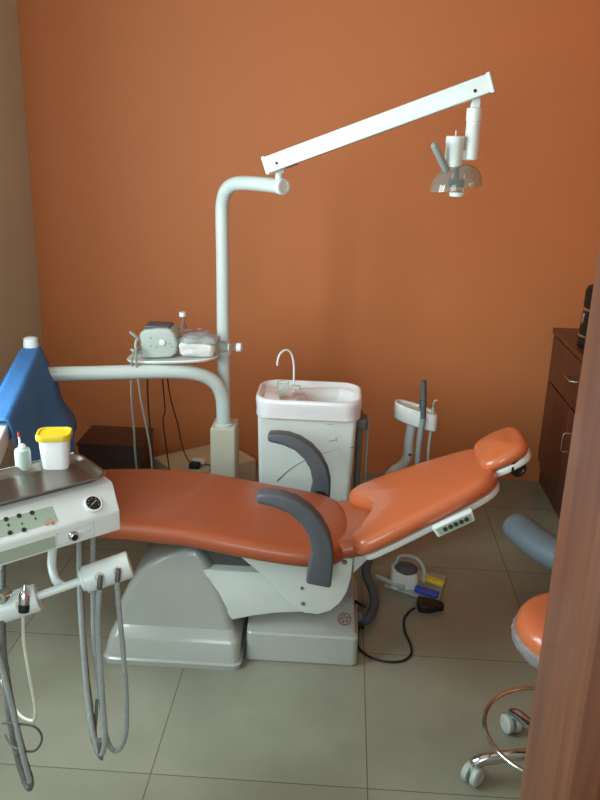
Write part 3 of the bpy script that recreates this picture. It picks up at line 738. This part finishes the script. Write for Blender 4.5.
# the basin top: rim, bowl
zt = .742; x0, x1, y0, y1 = -.318, .095, YS-.018, 3.155
def rr(g, z, r=.055, dy=0): return [Vector((p.x, p.y, z)) for p in rrect(x0+g, x1-g, y0+g, y1-g, r, z, 9)]
b = NB(); rings = [rr(.012, .665, .055), rr(.004, .669, .06), rr(.003, .70, .07), rr(0, .725, .075), rr(.001, zt-.006, .078), rr(.005, zt, .078), rr(.011, zt+.001, .074), rr(.016, zt-.002, .07), rr(.022, zt-.014, .066)]
cxb, cyb = -.035, 3.012
def bowl_ring(ax_, ay_, z, f):
    out = []
    for p in rr(.022, zt, .066):
        dx, dy = p.x-cxb, p.y-cyb; k = 1/math.sqrt((dx/ax_)**2+(dy/ay_)**2)
        q = Vector((cxb+dx*k, cyb+dy*k, z)); o_ = Vector((p.x, p.y, z)); out.append(q*f + o_*(1-f))
    return out
rings += [bowl_ring(.115, .112, zt-.016, .6), bowl_ring(.115, .112, zt-.020, 1), bowl_ring(.108, .106, zt-.034, 1), bowl_ring(.095, .094, zt-.052, 1), bowl_ring(.075, .076, zt-.066, 1), bowl_ring(.045, .05, zt-.074, 1), bowl_ring(.015, .015, zt-.077, 1)]
loft(b, rings)
bs = obj('basin', b, M['porcelain'], sp, smooth=60)
obj('drain', lathe(NB(), (cxb, cyb, zt-.0765), (0, 0, 1), [(.018, -.002), (.018, .003), (.013, .004), (0, .002)], 20), M['chrome'], bs)
# left ledge that carries the cup
b = NB(); box(b, (x0+.030, y0+.045, zt-.04), (x0+.10, y1-.12, zt-.009), .010); obj('cup_ledge', b, M['porcelain'], bs)
b = NB(); w0 = at(293.5, 383, Y=3.06); 
tube(b, [Vector((w0.x, 3.06, .70)), at(294, 375, Y=3.06), at(293.5, 362, Y=3.06), at(291, 353, Y=3.055), at(286, 350, Y=3.045), at(280, 354, Y=3.03), at(277.5, 362, Y=3.02), at(277.5, 365.5, Y=3.02)], .0042, 8, 12)
obj('water_spout', b, M['white2'], sp)
b = NB(); p = at(295, 388, Y=2.99); box(b, (-.016, -.012, -.006), (.018, .012, .010), .003, Matrix.Translation(p)); tube(b, [p+Vector((.015, 0, .004)), p+Vector((.085, .012, .006))], .004, n=10, smooth=False)
obj('rinse_nozzle', b, M['white2'], sp)
c = at(283, 391, Y=2.95); c.z = zt-.0085
gl = obj('rinse_glass', lathe(NB(), c, (0, 0, 1), [(.0165, 0), (.018, .002), (.023, .060), (.0235, .062), (.0222, .061), (.0165, .005), (0, .004)], 28), M['clear'])
tag(recentre(gl), 'clear drinking glass standing at the left of the white basin', 'glass')
# dark frame and rods beside the cabinet
b = NB(); box(b, (.080, 2.93, .03), (.102, 3.05, .66), .004); 
box(b, (.072, 2.92, .62), (.118, 3.0, .665), .008)
obj('side_frame', b, M['dgrey'], sp)
b = NB(); tube(b, [(.122, 2.96, .66), (.124, 2.96, .3), (.125, 2.97, .02)], .005, 6, 10)
obj('drain_pipe', b, M['cable_grey'], sp)

# ------------------------------------------------------------------ assistant's suction holder
YA = 3.12
ah = thing('suction_holder', 'white curved suction holder arm behind the backrest', 'suction holder', (.29, YA+.1, 0))
b = NB(); pl = smooth_closed([(-.088, -.004), (-.078, .045), (-.03, .062), (.03, .055), (.082, .020), (.088, -.028), (.05, -.042), (.0, -.040), (-.05, -.030)], 6)
cA = at(416, 408.5, Y=YA); tl = R(-14)
def fa(s, t, w): return cA + Vector((s*math.cos(tl), t, s*math.sin(tl))) + Vector((0, 0, w))
loft(b, [[fa(p.x, p.y, h) for p in inset(pl, g)] for g, h in ((.006, -.068), (0, -.062), (0, .0), (.003, .004), (.010, .004), (.016, -.003), (.03, -.004))])
hh = obj('holder_head', b, M['white2'], ah)
b = NB(); tube(b, [fa(-.005, .02, -.03), at(409, 440, Y=YA+.04), at(408, 455, Y=YA+.06), at(402, 465, Y=YA+.08), at(392, 472, Y=YA+.1), at(384, 485, Y=YA+.14)], .021, 8, 16)
obj('holder_arm', b, M['white2'], ah)
p = at(410, 455, Y=YA+.025); obj('arm_vent', lathe(NB(), p, (0.2, -1, .2), [(.006, -.004), (.006, .003), (0, .003)], 12), M['dgrey'], ah)
b = NB(); tube(b, [at(423.5, 382, Y=YA-.03), at(423.8, 395, Y=YA-.035), at(423, 420, Y=YA-.045)], .0115, 5, 14); lathe(b, at(423.5, 384, Y=YA-.03), (0, 0, 1), [(.009, 0), (.0115, .008), (.0115, .014), (.006, .015)], 18)
obj('suction_tip', b, M['arm2'], ah, label='blue grey suction handpiece')
b = NB(); tube(b, [at(423, 418, Y=YA-.045), at(420, 438, Y=YA-.04), at(418, 462, Y=YA-.03), at(418, 500, Y=YA), at(415, 520, Y=YA+.05)], .0130, 6, 14)
obj('suction_hose', b, M['hose'], ah)
b = NB(); tube(b, [at(420, 399, Y=YA), at(420, 409, Y=YA)], .004, n=10, smooth=False); lathe(b, at(420, 400, Y=YA), (0, 0, 1), [(.006, 0), (.006, .005), (0, .006)], 14)
obj('lever', b, M['chrome'], ah)
b = NB(); tube(b, [at(433, 408, Y=YA-.02), at(433, 428, Y=YA-.02)], .0075, n=14, smooth=False); tube(b, [at(433, 409, Y=YA-.02), at(434, 402, Y=YA-.02), at(437.5, 400, Y=YA-.02)], .003, 5, 8)
tube(b, [at(431, 428, Y=YA-.02), at(429, 445, Y=YA-.02), at(427, 470, Y=YA), at(424, 510, Y=YA+.04)], .0062, 6, 10)
obj('syringe', b, M['castor'], ah)
b = NB(); tube(b, [at(384, 482, Y=YA+.135), (.19, 3.27, .18), (.16, 3.27, .001)], .02, 6, 14)
obj('floor_stem', b, M['white2'], ah)

# ------------------------------------------------------------------ dark wooden box and beige box
b = NB(); box(b, (-1.205, 3.44, 0), (-.905, 3.67, .298), .002)
box(b, (-1.21, 3.432, .285), (-.900, 3.675, .30), .002)
tag(recentre(obj('wooden_box', b, M['wood_box'])), 'low dark brown wooden box on the floor at the back wall', 'box')
Lp, Bp, Rp = Vector((-.888, 3.592, 0)), Vector((-.572, 3.847, 0)), Vector((-.387, 3.629, 0)); Np = Lp+Rp-Bp
b = NB(); prism(b, [(q.x, q.y) for q in (Lp, Bp, Rp, Np)], lambda p, t: Vector((p[0], p[1], t)), 0, .18, .004)
tag(recentre(obj('junction_box', b, M['beige'])), 'flat beige floor box behind the cream post, plug lying on top', 'box')
c = at(197, 468, Z=.18)
pg = thing('power_plug', 'small black and white plug adapter on the beige box', 'plug', c)
ro = Matrix.Translation(c) @ Matrix.Rotation(R(-5), 4, 'Z')
b = NB(); box(b, (-.035, -.02, .001), (.015, .02, .026), .004, ro); obj('plug_body', b, M['black'], pg)
b = NB(); box(b, (-.03, .02, .001), (.03, .045, .034), .004, ro); obj('adapter', b, M['white2'], pg, label='white adapter')
b = NB(); tube(b, [c+Vector((.014, 0, .014)), c+Vector((.045, .005, .018)), c+Vector((.07, .0, .012)), c+Vector((.068, -.03, .005))], .003, 6, 8); obj('cord', b, M['black'], pg)

# ------------------------------------------------------------------ foot control set and floor cables
fc = thing('foot_control', 'white foot control with yellow and blue pedals on the floor', 'foot pedal', (.36, 2.88, 0))
b = NB(); q = [at(384, 585, Z=.01), at(438, 603, Z=.01), at(447, 576, Z=.01), at(400, 566, Z=.01)]
prism(b, [(p.x, p.y) for p in q], lambda p, t: Vector((p[0], p[1], t)), 0, .012, .004)
obj('base_plate', b, M['castor'], fc)
c = at(405, 587, Z=.01)
b = NB(); rings = [rrect(c.x-.058+g, c.x+.050-g, c.y-.02+g, c.y+.085-g, .02, z) for g, z in ((0, .010), (0, .055), (.004, .068), (.012, .072))]
loft(b, rings)
for v in b.verts: v.co.z += (v.co.x-c.x)*-.1*(v.co.z > .03)
hb2 = obj('pedal_housing', b, M['white2'], fc)
b = NB(); lathe(b, (c.x+.0, c.y+.035, .062), (0, 0, 1), [(.046, 0), (.048, .012), (.034, .024), (.022, .027), (.018, .022), (0, .022)], 24); 
obj('round_cap', b, M['arm2'], hb2)
b = NB(); tube(b, [(c.x-.045, c.y+.05, .07), (c.x-.02, c.y+.08, .10), (c.x+.04, c.y+.065, .105), (c.x+.07, c.y+.02, .085), (c.x+.072, c.y-.005, .04)], .008, 8, 10)
obj('carry_loop', b, M['castor'], hb2)
def pedal(p, m, lab, ang):
    b = NB(); box(b, (-.045, -.018, 0), (.05, .018, .016), .005, Matrix.Translation(p) @ Matrix.Rotation(ang, 4, 'Z') @ Matrix.Rotation(R(6), 4, 'Y'))
    obj('pedal', b, m, fc, label=lab)
pedal(at(432, 580, Z=.035)-Vector((0, 0, .008)), M['yellow2'], 'yellow pedal', R(-22)); pedal(at(426, 591, Z=.03)-Vector((0, 0, .010)), M['bluep'], 'blue pedal', R(-16))
b = NB(); tube(b, [at(376, 576, Z=.03), at(390, 582, Z=.03), at(404, 588, Z=.025)], .010, 4, 10); obj('lever_bar', b, M['castor'], fc)

bf = thing('foot_switch', 'small black foot switch with a cable looping on the tiles', 'foot switch', at(428, 605, Z=0))
c = at(429, 609, Z=0)
b = NB(); prism(b, smooth_closed([(-.042, -.028), (.0, -.034), (.035, -.018), (.052, -.012), (.055, .012), (.03, .028), (-.02, .034), (-.045, .03)], 3), lambda p, t: c + Vector((p.x, p.y, t)), .0, .026, .007)
for v in b.verts: 
    if v.co.z > .012: v.co.z += (.05-(v.co.x-c.x))*.10
obj('switch_body', b, M['black'], bf)
b = NB(); tube(b, [(.118, 2.42, .09), at(358, 632, Z=.02), at(358, 646, Z=.005), at(368, 656, Z=.005), at(385, 661.5, Z=.005), at(402, 661, Z=.005), at(411, 654, Z=.005), at(410, 643, Z=.005), at(405, 632, Z=.005), at(404, 620, Z=.005), at(409, 612, Z=.006), at(415, 608, Z=.012)], .0042, 8, 8)
obj('cord', b, M['black'], bf)
# grey corrugated hose between chair base and foot control
b = NB(); tube(b, [(.105, 2.45, .10), at(358, 621, Z=.03), at(368, 618, Z=.03), at(374, 606, Z=.035), at(373, 592, Z=.045), at(368, 580, Z=.06), at(366, 570, Z=.08), (.15, 2.85, .10)], .0175, 8, 14)
tag(recentre(obj('corrugated_hose', b, M['arm2'])), 'thick grey hose curving behind the chair pedestal', 'hose')
b = NB(); tube(b, [(.125, 2.42, .16), at(352, 600, Z=.10), at(357, 608, Z=.09), at(357, 622, Z=.04), (.13, 2.52, .008)], .006, 6, 10)
tag(recentre(obj('black_hose', b, M['black'])), 'thin black hose against the right side of the pedestal', 'hose')

# black cable on the left wall
b = NB(); tube(b, [at(-14, 384, Y=3.0), at(-4, 390, Y=3.0), at(3, 393, Y=3.0), at(7, 400, Y=3.0), at(8, 420, Y=3.0), at(6, 450, Y=3.0)], .006, 6, 8)
tag(recentre(obj('wall_cable', b, M['black'])), 'black cable arching down behind the blue drape at the left edge', 'cable')

# ------------------------------------------------------------------ side cabinet
XC = 1.052
cab = thing('side_cabinet', 'dark brown wooden cabinet in the right back corner', 'cabinet', (1.28, 2.9, 0))
CY0, CY1 = 2.27, YB-.004
b = NB(); box(b, (XC+.012, CY0, .08), (XR-.004, CY1, .80), .002); box(b, (XC+.02, CY0+.01, 0), (XR-.004, CY1, .08)); obj('carcass', b, M['wood_cab'], cab)
b = NB(); box(b, (XC-.012, CY0-.015, .80), (XR-.004, CY1, .828), .005); obj('cabinet_top', b, M['wood_cab'], cab)
for k in range(2):
    y1 = CY1-.004-k*.83; y0 = y1-.822; ym = (y0+y1)/2
    d_ = obj('drawer', box(NB(), (XC-.004, y0, .565), (XC+.013, y1, .79), .003), M['wood_cab'], cab)
    obj('handle', tube(NB(), [(XC-.002, ym-.05, .69), (XC-.026, ym-.045, .69), (XC-.026, ym+.045, .69), (XC-.002, ym+.05, .69)], .0045, smooth=False, n=8), M['chrome'], d_)
    for ya, yb, yh in ((y0, ym-.003, ym-.045), (ym+.003, y1, None)):
        e_ = obj('door', box(NB(), (XC-.004, ya, .13), (XC+.013, yb, .557), .003), M['wood_cab'], cab)
        if yh: obj('handle', tube(NB(), [(XC-.002, yh, .355), (XC-.022, yh, .36), (XC-.026, yh, .40), (XC-.022, yh, .44), (XC-.002, yh, .445)], .004, 5, 8), M['chrome'], e_)

# black device on the cabinet
c = Vector((1.160, 3.60, .828))
sk = thing('electric_kettle', 'tall black appliance with chrome fittings on the dark cabinet', 'appliance', c)
b = NB(); lathe(b, c, (0, 0, 1), [(.085, 0), (.09, .004), (.089, .05), (.085, .14), (.082, .18)], 32); obj('appliance_body', b, M['black'], sk)
b = NB(); lathe(b, c, (0, 0, 1), [(.082, .178), (.084, .18), (.084, .245), (.075, .265), (.045, .280), (0, .282)], 32); obj('lid', b, M['black'], sk)
b = NB(); lathe(b, c, (0, 0, 1), [(.0905, .042), (.0925, .044), (.091, .052), (.0875, .054)], 32); obj('chrome_band', b, M['chrome'], sk, label='chrome ring')
b = NB(); lathe(b, c, (0, 0, 1), [(.083, .160), (.086, .162), (.086, .174), (.081, .177)], 32); obj('chrome_band', b, M['chrome'], sk, label='chrome ring')
obj('front_badge', box(NB(), (-.088, -.02, .10), (-.07, .02, .15), .004, Matrix.Translation(c)), M['chrome'], sk, label='chrome panel')

# ------------------------------------------------------------------ stool
SC = Vector((.645, 1.83, 0))
st = thing('dentist_stool', 'wheeled stool with orange plastic wrapped seat beside the door frame', 'stool', SC)
obj('hub', lathe(NB(), SC, (0, 0, 1), [(.035, .075), (.04, .08), (.04, .12), (.028, .125), (.028, .22), (.016, .222), (.016, .44), (.03, .445), (.03, .46)], 24), M['chrome'], st)
for k in range(5):
    a = R(180-72*k+2); d = Vector((math.cos(a), math.sin(a), 0))
    b = NB(); tube(b, [SC+d*.02+Vector((0, 0, .10)), SC+d*.10+Vector((0, 0, .10)), SC+d*.19+Vector((0, 0, .082)), SC+d*.218+Vector((0, 0, .068))], .0165, 6, 14, round_end=True)
    lg = obj('base_leg', b, M['chrome'], st)
    cc = SC + d*.222; tdir = Vector((-d.y, d.x, 0)) if k % 2 else Vector((.75, -.66, 0)); tdir.normalize()
    b = NB()
    for s_ in (-1, 1):
        lathe(b, cc + tdir*(.006*s_) + Vector((0, 0, .0294)), tdir*s_, [(.0, 0), (.028, 0), (.0292, .003), (.0292, .014), (.025, .018), (.016, .019), (.015, .0175), (0, .0175)], 28)
    lathe(b, cc + Vector((0, 0, .045)), (0, 0, 1), [(.012, -.01), (.012, .012), (.006, .014), (.006, .03)], 14)
    obj('castor', b, M['castor'], lg)
b = NB(); rp = [SC + Vector((-.022 + .185*math.cos(2*PI*j/48), -.02 + .185*math.sin(2*PI*j/48), .195)) for j in range(48)]
rg = []
for j, p in enumerate(rp):
    o_ = (p - (SC+Vector((-.022, -.02, .195)))).normalized(); rg.append([p + (o_*math.cos(t)+Vector((0, 0, 1))*math.sin(t))*.0062 for t in [2*PI*i/10 for i in range(10)]])
loft(b, rg, closed=True); tube(b, [SC+Vector((.0, 0, .195)), SC+Vector((.163, -.02, .195))], .006, smooth=False, n=8); tube(b, [SC+Vector((0, 0, .195)), SC+Vector((-.03, .165, .195))], .006, smooth=False, n=8)
obj('foot_ring', b, M['chrome'], st)
b = NB(); sr = [Vector((.155*math.cos(2*PI*j/48), .155*math.sin(2*PI*j/48))) for j in range(48)]
SS = SC + Vector((.0, -.0, .46))
pad(b, sr, .085, lambda s, t, w: SS+Vector((s, t, w)), .04, .01)
se = obj('seat', b, M['vinyl_bright'], st, smooth=80)
b = NB(); rings = []
for g, z in ((-.130, -.006), (0.0, -.004), (.006, .01), (.006, .028), (.002, .036)):
    rings.append([SS + Vector(((.155+g)*math.cos(2*PI*j/64), (.155+g)*math.sin(2*PI*j/64), z)) + noise.noise_vector(Vector((j*.9, z*90, 0)))*.0035 for j in range(64)])
loft(b, rings); obj('plastic_wrap', b, M['wrap'], se, label='crinkled clear plastic cover', smooth=20)
b = NB(); ap = [Vector((.535, 2.095, .655)), Vector((.565, 1.99, .665)), Vector((.62, 1.90, .672)), Vector((.71, 1.85, .675)), Vector((.80, 1.86, .672))]
tube(b, ap, .048, 8, 20, round_end=True)
bmesh.ops.scale(b, vec=(1, 1, .85), space=Matrix.Translation((0, 0, -.665)), verts=b.verts)
ar = obj('body_support', b, M['arm2'], st, label='grey padded curved arm')
b = NB(); tube(b, [(.80, 1.86, .65), (.86, 1.87, .55), (.84, 1.86, .45), (.66, 1.84, .445)], .012, 8, 12); obj('support_bracket', b, M['chrome'], ar)

# ------------------------------------------------------------------ light
w = bpy.data.worlds.new('World'); bpy.context.scene.world = w; w.use_nodes = True
bg = w.node_tree.nodes['Background']; bg.inputs[0].default_value = (0.82, 0.97, 1.0, 1); bg.inputs[1].default_value = 0.62
def area(name, loc, target, sx, sy, power, col):
    l = bpy.data.lights.new(name, 'AREA'); l.shape = 'RECTANGLE'; l.size = sx; l.size_y = sy; l.energy = power; l.color = col
    o = bpy.data.objects.new(name, l); C.objects.link(o); o.location = loc
    o.rotation_euler = (Vector(target)-Vector(loc)).to_track_quat('-Z', 'Y').to_euler(); return o
area('window_daylight', (XL-.11, 1.55, 1.65), (XR, 2.5, 1.35), 1.15, 1.25, 74, (0.84, 0.98, 1.0))
area('hall_daylight', (-.35, -.7, 1.9), (.1, 3.0, 1.3), 1.0, 1.2, 26, (0.84, 0.98, 1.0))

cam = bpy.data.cameras.new('camera'); co = bpy.data.objects.new('camera', cam); C.objects.link(co)
cam.sensor_fit = 'VERTICAL'; cam.sensor_height = 36.0; cam.lens = 36.0*F/800.0; cam.clip_start = .05
m = Matrix((CX, -CD, -CF)).transposed().to_4x4(); m.translation = CP
co.matrix_world = m
sc_ = bpy.context.scene; sc_.camera = co
sc_.view_settings.view_transform = 'Standard'; sc_.view_settings.look = 'None'; sc_.view_settings.exposure = 0.0; sc_.view_settings.gamma = 1.0
